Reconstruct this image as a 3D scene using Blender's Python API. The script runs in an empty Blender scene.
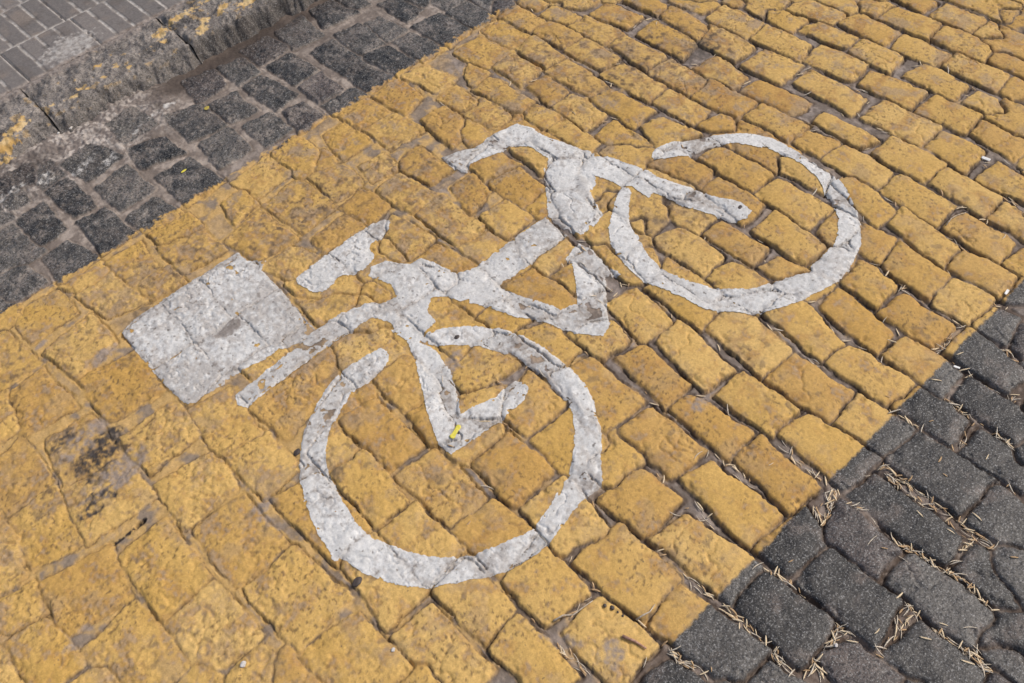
import bpy, math, random
import numpy as np

random.seed(7)
RNG = np.random.default_rng(11)
C = bpy.context.scene.collection

# ---------------------------------------------------------------- traced plan, millimetres on the ground
# x runs along the cycle lane, y across it towards the kerb
SUN, SKY, SANG, EXPO = 2.3, 0.15, 1.2, -0.12
AZ, EL = math.radians(-28), math.radians(50)      # azimuth from +x, elevation

STONES = """963,146 1024,154 1027,324 961,335;1060,40 1149,39 1154,169 1062,158;865,214 934,213 944,336 866,316;770,315 857,309 891,373 767,384;765,147 855,161 857,296 768,297;866,42 941,37 939,196 873,194
958,20 1015,15 1029,129 966,128;657,208 750,214 743,346 667,344;585,160 643,156 625,244 577,243;664,81 746,81 746,178 688,195;750,2 842,6 848,119 760,124;861,-61 938,-55 943,27 873,24
794,-80 857,-84 863,-8 836,-9;658,537 751,539 751,632 652,641;764,399 848,395 849,545 784,565;661,353 748,357 735,511 659,523;557,262 641,261 625,433 539,419;538,439 634,444 642,580 533,588
530,616 616,593 647,716 542,727;420,543 511,533 517,638 426,647;429,390 521,392 521,511 430,509;476,295 530,290 519,358 468,365;328,456 395,446 400,586 331,576;330,594 404,601 402,717 326,720
430,660 521,677 520,777 427,783;322,741 414,743 412,869 336,875;336,893 404,887 423,1026 346,1037;237,547 306,549 306,701 226,707;232,728 318,732 325,883 249,881;242,885 324,892 323,1051 236,1069
100,796 218,813 205,961 99,954;116,652 212,642 210,781 89,795;-149,1264 -58,1251 -48,1395 -140,1390;-57,1241 86,1233 74,1359 -34,1376;-165,1108 -54,1088 -33,1204 -164,1228;-34,1015 69,1017 67,1178 -27,1175
89,1137 200,1140 221,1237 94,1258;92,973 199,976 197,1114 99,1122;-37,876 70,863 68,1010 -33,1002;-138,905 -50,904 -52,1074 -162,1058;-249,1030 -169,1039 -183,1161 -257,1172;-252,1187 -172,1175 -167,1240 -272,1259
-243,1271 -170,1265 -150,1377 -209,1383;-3,743 76,742 59,852 -30,848;-329,1095 -263,1080 -259,1174 -325,1179;1066,605 1148,601 1178,752 1089,763;1174,546 1237,541 1275,685 1194,705;1262,486 1322,485 1348,631 1282,629
1346,413 1415,409 1422,526 1347,534;1256,340 1326,341 1332,459 1265,471;1346,256 1408,254 1430,384 1349,388;1170,400 1247,387 1239,528 1177,537;1174,266 1239,271 1246,377 1175,384;1259,182 1325,177 1328,322 1268,318
1067,451 1149,458 1148,590 1068,592;1075,340 1155,334 1154,447 1070,443;1061,181 1160,169 1156,318 1070,326;1171,125 1231,113 1239,246 1170,242;970,508 1048,507 1045,638 967,634;965,351 1065,336 1051,485 987,500
866,391 937,380 955,518 887,525;1441,318 1517,329 1513,380 1442,385;1433,249 1489,255 1507,316 1445,308;885,689 955,695 964,820 907,835;967,666 1040,655 1063,808 990,804;766,731 865,731 871,873 789,892
819,905 870,902 879,1000 817,1024;884,859 956,851 966,907 889,947;776,579 860,573 862,708 779,712;875,534 946,537 938,669 891,682;661,835 759,836 763,936 656,902;649,710 758,689 764,816 658,818
537,742 639,745 635,862 544,867;805,1040 854,1039 840,1129 771,1121;429,967 504,958 507,1123 427,1120;433,790 509,794 515,932 428,943;342,1037 409,1042 419,1119 344,1099;531,1044 614,1038 636,1152 540,1149
514,1121 524,1144 470,1156 438,1125;520,947 558,927 597,1028 530,1034;537,869 619,863 635,888 524,907;506,1162 636,1152 648,1259 530,1282;333,1156 494,1209 522,1278 326,1275;642,986 760,968 737,1073 648,1058
649,904 699,948 638,991 597,959;735,1129 772,1102 770,1179 704,1163;116,1603 219,1624 218,1732 98,1716;107,1450 227,1440 228,1573 114,1593;-11,1696 78,1697 61,1849 -32,1849;-28,1548 77,1536 72,1679 -13,1664
-103,1574 -25,1567 -5,1679 -80,1667;-28,1376 78,1366 88,1492 -3,1502;105,1288 215,1301 228,1399 98,1396;213,1225 303,1203 321,1341 237,1356;226,1085 311,1094 312,1199 226,1207;-133,1407 -43,1405 -36,1546 -113,1523
973,825 1048,816 1068,931 997,945;1189,852 1256,861 1270,978 1192,1004;1094,929 1143,929 1180,1002 1119,1014;1129,790 1172,793 1183,938 1136,923;1077,767 1139,774 1137,915 1084,920;1181,759 1271,731 1253,835 1192,846
1281,798 1340,808 1339,930 1284,930;1274,946 1346,949 1318,1084 1274,1087;1176,1025 1259,1022 1265,1112 1206,1081;1388,1029 1455,1048 1444,1157 1359,1187;1364,886 1443,893 1441,1023 1384,1026;1456,941 1531,939 1525,1083 1462,1096
969,1101 1062,1097 1066,1146 969,1144;904,1007 961,996 962,1138 879,1142;969,999 1019,984 1027,1074 980,1084;1067,958 1089,935 1141,1081 1096,1080;1174,1131 1256,1160 1272,1204 1220,1200;1097,1129 1172,1133 1188,1243 1133,1258
1166,1260 1238,1211 1281,1324 1198,1335;1071,1281 1152,1283 1158,1388 1084,1406;980,1240 1071,1245 1067,1323 992,1331;982,1357 1062,1376 1074,1449 1008,1451;890,1223 974,1228 967,1283 893,1288;1080,1411 1168,1393 1163,1491 1088,1475
1078,1222 1120,1205 1146,1282 1070,1275;877,1150 954,1133 977,1217 902,1217;966,1147 1061,1146 1086,1220 992,1223;1446,781 1528,777 1528,919 1458,929;1357,722 1424,716 1440,859 1363,858;1440,705 1531,702 1531,766 1452,757
1461,615 1541,626 1535,704 1466,684;1548,674 1613,675 1647,802 1598,818;1634,589 1711,589 1719,729 1647,733;1537,513 1606,517 1628,666 1571,658;1622,441 1696,445 1701,564 1636,572;1445,487 1523,490 1544,618 1462,601
1357,551 1432,551 1443,648 1367,640;1361,640 1443,648 1432,707 1354,705;1440,391 1531,394 1524,477 1442,471;1543,388 1610,389 1605,505 1545,511;1291,729 1347,707 1336,771 1285,780;1265,662 1353,642 1339,702 1271,737
1179,712 1252,707 1215,766 1155,774;1721,528 1794,533 1799,666 1739,676;1817,486 1878,484 1888,594 1813,602;1717,429 1779,429 1787,519 1721,521;1631,360 1686,364 1693,422 1628,427;1541,323 1613,330 1616,382 1544,374
1802,1124 1895,1131 1888,1238 1802,1239;1905,1149 1976,1166 1973,1299 1905,1291;1892,1306 1974,1305 1975,1435 1899,1436;1987,1236 2057,1238 2049,1369 2009,1384;1804,1266 1881,1267 1883,1412 1804,1388;1706,1197 1776,1202 1789,1314 1714,1322
1734,1030 1792,1026 1782,1175 1714,1175;1643,979 1716,981 1715,1113 1646,1112;1633,1123 1706,1124 1710,1268 1619,1251;1565,1100 1617,1059 1620,1155 1547,1181;1820,928 1891,938 1894,1099 1829,1102;1922,1004 1998,1012 1995,1144 1914,1139
2019,1091 2079,1096 2066,1211 2008,1222;2084,1175 2154,1167 2134,1290 2068,1302;2094,1028 2161,1031 2170,1159 2102,1164;2006,955 2080,964 2082,1079 2013,1073;1926,845 2002,848 1984,989 1924,983;1827,752 1915,755 1910,903 1824,901
1734,847 1780,832 1779,978 1739,980;1648,892 1715,889 1702,971 1647,974;1640,745 1714,746 1718,878 1646,886;1735,677 1809,679 1815,810 1733,812;1815,634 1903,637 1905,741 1833,740;1917,565 1992,585 2001,699 1939,694
1930,704 2007,709 2008,822 1926,828;2019,783 2084,790 2095,908 2022,917;2102,891 2164,886 2165,1016 2096,1006;2180,958 2256,971 2249,1108 2182,1101;2187,811 2262,822 2256,957 2190,956;2110,724 2179,736 2176,872 2111,870
2022,633 2081,643 2081,760 2023,761;2103,609 2172,617 2178,727 2110,724;2192,675 2259,680 2266,807 2205,800;2282,758 2341,758 2341,886 2276,886;2274,898 2343,900 2341,1010 2277,1011;2369,837 2434,845 2439,971 2383,982
2351,747 2407,762 2423,837 2366,831;2188,1105 2254,1102 2235,1214 2175,1230;2276,1033 2332,1032 2347,1126 2286,1143;2001,1393 2072,1376 2036,1453 1981,1451;1554,823 1608,842 1615,994 1556,1011;1902,483 1956,484 1968,564 1915,560
1562,1634 1634,1630 1620,1751 1557,1753;1638,1566 1706,1557 1700,1688 1634,1695;1731,1569 1792,1574 1783,1686 1716,1687;1554,1497 1618,1492 1631,1616 1558,1625;1631,1412 1700,1408 1701,1541 1647,1552;1727,1372 1803,1389 1803,1534 1729,1529
1813,1388 1869,1396 1883,1544 1831,1550;1625,1259 1697,1264 1704,1393 1629,1400;1544,1319 1608,1329 1612,1470 1540,1484;1461,1441 1516,1434 1532,1593 1461,1596;1472,1608 1531,1604 1546,1730 1474,1723;1378,1603 1452,1616 1455,1713 1386,1722
1461,1737 1537,1744 1535,1852 1472,1853;1554,1756 1611,1755 1613,1873 1541,1872;1639,1700 1687,1688 1679,1787 1623,1785;1366,1725 1465,1723 1447,1839 1357,1838;1295,1689 1358,1704 1353,1771 1307,1744;1294,1531 1352,1529 1348,1687 1288,1687
1373,1496 1436,1498 1444,1585 1384,1586;1359,1364 1432,1365 1437,1478 1374,1486;1446,1286 1522,1289 1512,1430 1455,1435;1546,1182 1611,1188 1610,1311 1546,1316;1294,1438 1358,1431 1350,1522 1284,1515;1203,1518 1284,1515 1279,1641 1209,1646
1295,1296 1349,1302 1358,1431 1295,1432;1373,1200 1428,1205 1429,1332 1362,1330;1427,1189 1530,1149 1512,1255 1459,1272;1183,1335 1231,1352 1230,1436 1196,1449;1827,1544 1872,1535 1876,1633 1819,1656;1906,1461 1971,1450 1958,1547 1897,1562
1134,1527 1207,1523 1205,1605 1144,1595;1636,1816 1679,1811 1666,1885 1623,1890;1713,1724 1783,1710 1728,1799 1673,1806;682,1598 786,1603 782,1743 674,1735;675,1771 795,1777 789,1877 665,1857;801,1619 877,1621 883,1721 806,1732
805,1500 873,1516 863,1604 790,1592;892,1460 966,1458 957,1579 885,1572;984,1502 1048,1503 1046,1622 970,1606;895,1301 975,1306 973,1444 897,1444;796,1345 873,1360 855,1482 801,1439;847,1236 885,1228 865,1340 808,1332
562,1600 658,1588 654,1727 547,1703;680,1500 791,1500 781,1563 682,1555;582,1483 660,1508 638,1574 561,1573;548,1345 641,1314 648,1411 555,1439;662,1298 711,1290 702,1359 668,1370;750,1375 792,1350 809,1437 747,1427
898,1606 969,1599 975,1667 908,1667;593,1734 666,1752 676,1820 610,1814;828,1749 900,1718 884,1787 816,1796;701,1250 780,1242 793,1341 705,1363;778,1218 835,1183 838,1246 797,1303;439,1799 532,1785 537,1848 435,1862
425,1694 530,1677 523,1772 431,1800;332,1740 393,1749 404,1851 321,1848;327,1678 414,1664 415,1732 341,1743;242,1705 322,1676 311,1810 225,1808;234,1818 309,1819 313,1863 211,1863;93,1763 198,1765 202,1860 92,1859
242,1508 333,1507 349,1648 243,1633;342,1497 422,1499 438,1638 342,1649;431,1502 543,1498 549,1629 441,1642;338,1383 438,1383 436,1484 342,1485;443,1378 523,1378 542,1486 445,1486;241,1372 324,1386 328,1488 238,1489
432,1980 523,1982 522,2108 428,2096;551,1871 655,1876 642,2017 551,2017;438,1866 527,1859 509,1958 431,1942;331,1880 415,1884 406,2016 340,2018;234,2015 310,2022 311,2145 236,2133;218,1876 316,1882 292,1981 230,1976
343,2047 398,2041 394,2175 337,2172;230,2171 290,2168 300,2230 226,2231;90,1894 198,1898 177,2012 92,2012;152,2075 204,2085 200,2142 150,2137;426,2131 534,2146 495,2243 411,2232;543,2076 646,2038 640,2133 557,2155
335,2183 399,2194 389,2257 334,2250;674,1925 766,1925 774,2035 690,2036;557,2178 651,2190 647,2287 567,2284;791,2048 863,2041 865,2145 792,2160;888,2164 958,2168 960,2258 894,2273;896,2003 969,2016 954,2152 894,2151
991,2053 1068,2061 1064,2170 986,2176;979,2195 1075,2200 1064,2289 978,2292;799,1905 880,1912 878,2005 803,2016;888,1884 962,1891 963,1974 906,1983;992,1931 1061,1929 1070,2048 990,2031;681,2065 774,2050 778,2176 683,2190
773,2182 867,2192 882,2277 795,2295;1082,2181 1172,2173 1185,2294 1094,2287;1100,1874 1183,1887 1176,2136 1102,2136;1178,2027 1258,2006 1272,2134 1195,2147;1194,1874 1267,1891 1253,2013 1177,2006;1273,2011 1339,2010 1329,2122 1280,2124
1276,1870 1350,1867 1340,1986 1281,2001;1360,1866 1455,1884 1447,2006 1361,2017;1367,2044 1433,2057 1421,2166 1368,2170;1465,1883 1538,1875 1538,1990 1464,1986;987,1872 1094,1872 1080,1927 989,1935;1200,2196 1299,2182 1311,2286 1221,2298
893,1722 982,1725 988,1834 921,1829;991,1786 1081,1774 1084,1874 992,1866;1000,1661 1100,1662 1092,1762 1004,1771;1104,1739 1179,1755 1186,1864 1102,1863;1217,1750 1282,1752 1268,1849 1202,1865;1100,1557 1185,1583 1191,1685 1121,1692
1212,1625 1262,1622 1265,1733 1205,1725;1474,1997 1538,1990 1527,2099 1468,2098;1543,1880 1623,1877 1631,1975 1560,1988;1275,2210 1350,2191 1364,2295 1303,2320"""
MARKING = {
 'rear_wheel': ["598,1197 584,1200 533,1208 488,1210 438,1191 382,1162 339,1125 297,1069 273,1017 257,970 248,926 247,901 238,887 244,881 255,888 260,836 280,791 304,752 326,728 362,704 398,680 430,660 470,648 512,640 570,649 621,659 648,659 671,654 689,664 683,661 703,688 740,717 776,761 808,812 820,854 826,903 824,963 818,1011 797,1063 760,1109 726,1139 691,1158 660,1161 677,1122 694,1102 731,1067 757,1011 770,997 771,944 776,905 763,848 757,813 730,778 693,746 656,717 629,707 599,692 618,708 573,690 536,684 520,683 474,699 425,719 402,734 370,763 348,797 331,837 315,879 312,913 320,950 332,1004 344,1039 352,1061 388,1104 425,1128 461,1144 492,1155 529,1150 582,1156 596,1176"],
 'carrier_box': ["241,1642 289,1653 353,1656 449,1654 547,1652 545,1611 574,1580 551,1564 547,1480 539,1399 531,1333 501,1336 328,1368 319,1360 239,1369 232,1429 234,1495 236,1588"],
 'carrier_rail': ["319,1321 406,1325 503,1334 528,1326 522,1286 408,1284 321,1278 309,1291"],
 'frame': ["503,1344 543,1338 597,1333 648,1313 681,1290 706,1283 722,1318 703,1371 721,1389 754,1380 787,1334 816,1331 825,1294 836,1245 870,1221 899,1213 876,1139 826,1153 789,1171 783,1204 752,1224 723,1201 718,1169 659,1160 646,1179 651,1241 634,1274 595,1276 557,1280 526,1283 512,1313", "865,1227 897,1222 994,1225 1088,1222 1081,1146 972,1143 881,1149 819,1174", "867,1228 874,1147 888,1094 903,1052 919,1004 955,990 895,931 873,1003 860,1036 842,1055 819,1116 801,1155", "1196,1337 1220,1335 1287,1268 1238,1211 1208,1198 1180,1132 1151,1119 1102,1124 1087,1162 1094,1219"],
 'rear_stay': ["640,1218 680,1225 708,1177 662,1153 671,1114 657,1054 629,1000 602,958 673,938 731,947 739,911 705,893 639,893 567,898 528,903 528,938 555,1003 590,1063 627,1126 645,1178"],
 'crank': ["1080,1112 1088,1082 1075,1028 1072,981 1048,998 988,941 957,901 925,890 901,923 885,961 877,999 922,998 949,984 977,1016 1026,1075 1027,1095"],
 'handlebar': ["1063,1548 1099,1538 1136,1517 1206,1515 1267,1502 1280,1461 1277,1409 1292,1366 1313,1284 1249,1227 1182,1318 1226,1352 1226,1416 1207,1450 1167,1451 1121,1467 1090,1477 1066,1462 1052,1507"],
 'fork': ["1296,1282 1327,1256 1336,1205 1349,1158 1349,1111 1372,1047 1385,986 1407,933 1403,896 1376,891 1349,912 1339,956 1321,1013 1313,1070 1304,1095 1284,1091 1287,1141 1272,1165 1268,1201 1254,1237"],
 'front_wheel': ["1390,1181 1418,1191 1459,1179 1510,1146 1554,1116 1593,1077 1621,1034 1629,969 1627,915 1617,831 1594,782 1556,735 1560,734 1525,701 1480,668 1452,658 1414,647 1361,640 1314,652 1265,662 1226,679 1185,702 1153,740 1131,770 1117,791 1113,826 1106,871 1091,926 1095,974 1107,1021 1134,1074 1168,1101 1214,1131 1269,1164 1282,1141 1221,1094 1189,1056 1175,1015 1154,983 1143,929 1154,870 1172,826 1182,801 1202,780 1224,756 1268,735 1303,722 1344,697 1358,708 1401,707 1432,707 1452,713 1487,730 1523,760 1552,801 1558,817 1572,836 1593,881 1600,938 1595,987 1573,1033 1558,1067 1530,1090 1493,1106 1468,1110 1431,1135 1396,1162"],
 'saddle': ["582,1476 595,1489 648,1492 711,1494 775,1496 813,1499 844,1480 835,1460 796,1444 770,1444 753,1434 748,1405 723,1397 695,1394 656,1422 627,1407 597,1411 583,1449"],
}


LANE0, LANE1 = 0.375, 1.881          # edges of the painted lane
KERB0, KERB1 = 2.322, 2.535          # foot and back of the kerb
VIEW = np.array([(0.637, 3.066), (2.476, 0.871), (0.872, -0.044), (-0.288, 1.112)])  # ground in the picture


# ---------------------------------------------------------------- numpy helpers
def sstep(a, b, x):
    t = np.clip((x - a) / (b - a), 0, 1)
    return t * t * (3 - 2 * t)


_perm = np.random.default_rng(3).permutation(4096)
_ang = np.random.default_rng(5).uniform(0, 2 * np.pi, 4096)
_gx, _gy = np.cos(_ang), np.sin(_ang)


def perlin(x, y):
    xi = np.floor(x).astype(np.int64); yi = np.floor(y).astype(np.int64)
    fx = x - xi; fy = y - yi
    u = fx * fx * fx * (fx * (fx * 6 - 15) + 10); v = fy * fy * fy * (fy * (fy * 6 - 15) + 10)

    def gr(ix, iy, dx, dy):
        k = _perm[(_perm[ix & 4095] + iy) & 4095]
        return _gx[k] * dx + _gy[k] * dy
    a = gr(xi, yi, fx, fy); b = gr(xi + 1, yi, fx - 1, fy)
    c = gr(xi, yi + 1, fx, fy - 1); d = gr(xi + 1, yi + 1, fx - 1, fy - 1)
    return ((a + u * (b - a)) + v * ((c + u * (d - c)) - (a + u * (b - a)))) * 1.5


def fbm(x, y, f, o=3, seed=0.0, gain=.5):
    r = 0; a = 1.0
    for i in range(o):
        r = r + a * perlin(x * f + seed * 17.3 + i * 31.7, y * f - seed * 9.1 + i * 11.3)
        f *= 2.07; a *= gain
    return r


def mix(a, b, t):
    return a + (b - a) * t[..., None]


def poly_sdf(X, Y, P):
    """signed distance to a polygon, positive inside"""
    d2 = np.full(X.shape, 1e9); ins = np.zeros(X.shape, bool)
    n = len(P)
    for i in range(n):
        ax, ay = P[i]; bx, by = P[(i + 1) % n]
        ex, ey = bx - ax, by - ay
        wx, wy = X - ax, Y - ay
        t = np.clip((wx * ex + wy * ey) / (ex * ex + ey * ey + 1e-12), 0, 1)
        d2 = np.minimum(d2, (wx - ex * t) ** 2 + (wy - ey * t) ** 2)
        cond = ((ay <= Y) & (by > Y)) | ((by <= Y) & (ay > Y))
        ins ^= cond & (X < ax + (Y - ay) / (ey if abs(ey) > 1e-9 else 1e-9) * ex)
    return np.where(ins, 1, -1) * np.sqrt(d2)


def parse(s):
    return np.array([[float(v) / 1000 for v in p.split(',')] for p in s.split()])


# ---------------------------------------------------------------- the setts
stones = [parse(q) for line in STONES.split('\n') for q in line.split(';')]
n_traced = len(stones)


def fill_stones():
    """carry the paving on past the traced setts, in the same courses"""
    res = 0.02
    ox, oy = -2.4, -1.8
    occ = np.zeros((360, 220), bool)

    def cells(q):
        lo = q.min(0); hi = q.max(0)
        i0, j0 = int((lo[0] - ox) / res), int((lo[1] - oy) / res)
        i1, j1 = int((hi[0] - ox) / res) + 1, int((hi[1] - oy) / res) + 1
        i0, j0 = max(i0, 0), max(j0, 0); i1, j1 = min(i1, 359), min(j1, 219)
        if i1 <= i0 or j1 <= j0: return None
        I, J = np.meshgrid(np.arange(i0, i1 + 1), np.arange(j0, j1 + 1), indexing='ij')
        m = poly_sdf(ox + (I + .5) * res, oy + (J + .5) * res, q) > -0.004
        return I[m], J[m]
    for q in stones:
        c = cells(q)
        if c is not None: occ[c] = True
    out = []
    x = -2.2; k = 0
    while x < 4.6:
        w = random.uniform(.095, .125)
        y = -1.6 + random.uniform(0, .15)
        while y < 2.25:
            l = random.uniform(.12, .18)
            j = lambda: random.uniform(-.006, .006)
            yy = min(y + l, 2.30)
            q = np.array([(x + .004 + j(), y + .004 + j()), (x + w - .004 + j(), y + .004 + j()),
                          (x + w - .004 + j(), yy - .004 + j()), (x + .004 + j(), yy - .004 + j())])
            c = cells(q)
            if c is not None and len(c[0]):
                f = occ[c].mean()
                if f < .12:
                    out.append(q); occ[c] = True
                elif f < .62 and not (0.3 < x < 0.75 and y > 1.95):
                    free = ~occ[c]
                    ii = ox + (c[0][free] + .5) * res; jj = oy + (c[1][free] + .5) * res
                    if len(ii) > 8:
                        x0, x1, y0, y1 = ii.min() - .007, ii.max() + .007, jj.min() - .007, jj.max() + .007
                        if x1 - x0 > .045 and y1 - y0 > .045 and len(ii) * res * res > .55 * (x1 - x0) * (y1 - y0):
                            q2 = np.array([(x0 + j(), y0 + j()), (x1 + j(), y0 + j()), (x1 + j(), y1 + j()), (x0 + j(), y1 + j())])
                            out.append(q2); c2 = cells(q2)
                            if c2 is not None: occ[c2] = True
            y += l
        x += w
    return out


stones += fill_stones()
NS = len(stones)
s_tone = RNG.uniform(0, 1, NS); s_tone2 = RNG.uniform(0, 1, NS)
s_tilt = RNG.normal(0, .012, (NS, 2)); s_lift = RNG.normal(0, .0012, NS)
s_cent = np.array([q.mean(0) for q in stones])


def relief_depth(X, Y):
    """0 where joints are filled flush (far left), 1 where they are raked out (right)"""
    return sstep(-1.25, 0.55, X - Y)


MARK_ALL = [parse(p) for ps in MARKING.values() for p in ps]


def MARK_SDF(X, Y):
    S = np.full(X.shape, -.1)
    h = X[1, 0] - X[0, 0]
    for P in MARK_ALL:
        lo = P.min(0) - .02; hi = P.max(0) + .02
        i0 = max(int((lo[0] - X[0, 0]) / h), 0); i1 = max(int((hi[0] - X[0, 0]) / h) + 1, 0)
        j0 = max(int((lo[1] - Y[0, 0]) / h), 0); j1 = max(int((hi[1] - Y[0, 0]) / h) + 1, 0)
        sl = (slice(i0, i1), slice(j0, j1))
        S[sl] = np.maximum(S[sl], poly_sdf(X[sl], Y[sl], P))
    return [S]


def build_fields(x0, y0, nx, ny, h):
    X, Y = np.meshgrid(x0 + np.arange(nx) * h, y0 + np.arange(ny) * h, indexing='ij')
    wx = X + .0048 * fbm(X, Y, 17, 2, 1) + .0020 * fbm(X, Y, 80, 3, 2)
    wy = Y + .0048 * fbm(X, Y, 17, 2, 3) + .0020 * fbm(X, Y, 80, 3, 4)
    D1 = np.full(X.shape, -.06); D2 = np.full(X.shape, -.06); ID = np.zeros(X.shape, np.int32)
    m = .022
    for k, q in enumerate(stones):
        lo = q.min(0) - m; hi = q.max(0) + m
        i0 = max(int((lo[0] - x0) / h), 0); i1 = min(int((hi[0] - x0) / h) + 2, nx)
        j0 = max(int((lo[1] - y0) / h), 0); j1 = min(int((hi[1] - y0) / h) + 2, ny)
        if i1 <= i0 or j1 <= j0: continue
        sl = (slice(i0, i1), slice(j0, j1))
        px, py = wx[sl], wy[sl]
        kk = 300.0
        acc = 0
        for i in range(4):
            a = q[i]; b = q[(i + 1) % 4]
            e = b - a; L = math.hypot(*e) + 1e-9
            d = (e[0] * (py - a[1]) - e[1] * (px - a[0])) / L
            acc = acc + np.exp(-kk * np.clip(d, -.06, .2))
        s = -np.log(acc) / kk + .0062
        d1 = D1[sl]; d2 = D2[sl]
        better = s > d1
        D2[sl] = np.where(better, d1, np.maximum(d2, s))
        ID[sl] = np.where(better, k, ID[sl])
        D1[sl] = np.maximum(d1, s)
    D = np.minimum(D1, (D1 - D2) * .5 - .0012)
    dep = relief_depth(X, Y)
    gut = sstep(LANE1 - .02, LANE1 + .05, Y)
    # stone tops
    bev = .0026 + .0040 * s_tone2[ID] ** 2 + .0028 * np.clip(fbm(X, Y, 13, 2, 61), 0, 1)
    t = np.clip(D / bev, 0, 1)
    prof = np.sqrt(np.clip(1 - (1 - t) ** 2, 0, 1))
    depth = .0034 + .0052 * dep
    depth = depth * (1 - gut) + gut * (.0042 + .003 * dep)
    dx = X - s_cent[ID, 0]; dy = Y - s_cent[ID, 1]
    rough = .0008 + .0013 * (1 - dep) + .0009 * gut
    top = s_lift[ID] + np.clip(s_tilt[ID, 0] * dx + s_tilt[ID, 1] * dy, -.002, .002) * (.4 + .6 * dep)
    top = top + (.0012 + .0018 * dep) * (1 - (1 - np.clip(D / .030, 0, 1)) ** 2) - .0018 * dep
    pit = sstep(.30, .75, fbm(X, Y, 85, 2, 7)) * sstep(.0, .6, fbm(X, Y, 9, 2, 64) + .25 * (1 - dep))
    top = top + rough * (fbm(X, Y, 24, 3, 6) * .95 + (.22 + .22 * (1 - dep)) * fbm(X, Y, 85, 3, 5)) - .0016 * pit * (.5 + .5 * (1 - dep))
    ridge = 1 - np.abs(fbm(X + .3 * Y, Y, 30, 3, 8))
    top = top - .0028 * (1 - dep) * np.clip(ridge - .80, 0, 1) / .2 * sstep(.2, .7, fbm(X, Y, 7, 2, 9) + .4)
    chips = sstep(.35, .7, fbm(X, Y, 30, 3, 10)) * (1 - sstep(.004, .022, D))
    top = top - .0034 * chips
    split = np.exp(-((fbm(X + .25 * Y, Y, 9, 3, 67)) / .03) ** 2) * (s_tone[ID] > .72) * sstep(.003, .010, D)
    top = top - .0030 * split
    low = -depth + .0010 * fbm(X, Y, 60, 3, 12) + .0016 * fbm(X, Y, 14, 2, 13)
    # a thin open crack beside part of the setts
    ck = np.exp(-((D + .0022 + .0010 * fbm(X, Y, 40, 2, 62)) / .0014) ** 2) * sstep(-.25, .30, fbm(X, Y, 12, 2, 63) + .10)
    low = low - (.0045 + .004 * dep) * ck * (1 - .5 * gut)
    # stray fill: some joints are smeared almost flush with mortar
    fillm = sstep(.05, .5, fbm(X, Y, 9, 2, 14) + .35 * (1 - dep) - .12)
    low = low + (depth * .55) * fillm * (1 - gut) * (1 - .7 * ck)
    for Sm in MARK_SDF(X, Y):                    # coats of road paint have partly filled the joints here
        low = low + .72 * depth * sstep(-.004, .006, Sm)
    # rubble and cement washed up against the kerb foot
    wash = sstep(2.10, 2.22, Y + .03 * fbm(X, Y, 9, 2, 15)) * (1 - sstep(.62, .86, X + .05 * fbm(X, Y, 7, 2, 16)))
    low = low + wash * (.012 + .004 * fbm(X, Y, 28, 4, 17) + .0025 * fbm(X, Y, 110, 2, 18))
    low = low + .006 * sstep(2.26, 2.34, Y) * sstep(.8, 1.0, X) * (fbm(X, Y, 20, 2, 33) * .4)
    H = low + (np.maximum(top, low) - low) * prof
    H = np.maximum(H, np.where(D < .004, low, -1))
    return X, Y, H, D, ID, dep, gut, wash, fillm


def blob(X, Y, cx, cy, rx, ry, rot, seed):
    c, s = math.cos(rot), math.sin(rot)
    u = ((X - cx) * c + (Y - cy) * s) / rx; v = (-(X - cx) * s + (Y - cy) * c) / ry
    return np.sqrt(u * u + v * v) + .45 * fbm(X, Y, 60, 3, seed)


def lin(r, g, b):
    f = lambda c: (c / 12.92 if c <= .04045 else ((c + .055) / 1.055) ** 2.4)
    return np.array([f(r / 255), f(g / 255), f(b / 255)])


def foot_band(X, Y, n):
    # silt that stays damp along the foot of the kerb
    return sstep(.62, .80, X + .05 * n) * np.exp(-((Y - 2.285 + .02 * n) / .030) ** 2) + .7 * np.exp(-(((X - .36) / .05) ** 2 + ((Y - 2.285 + .02 * n) / .028) ** 2))


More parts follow.
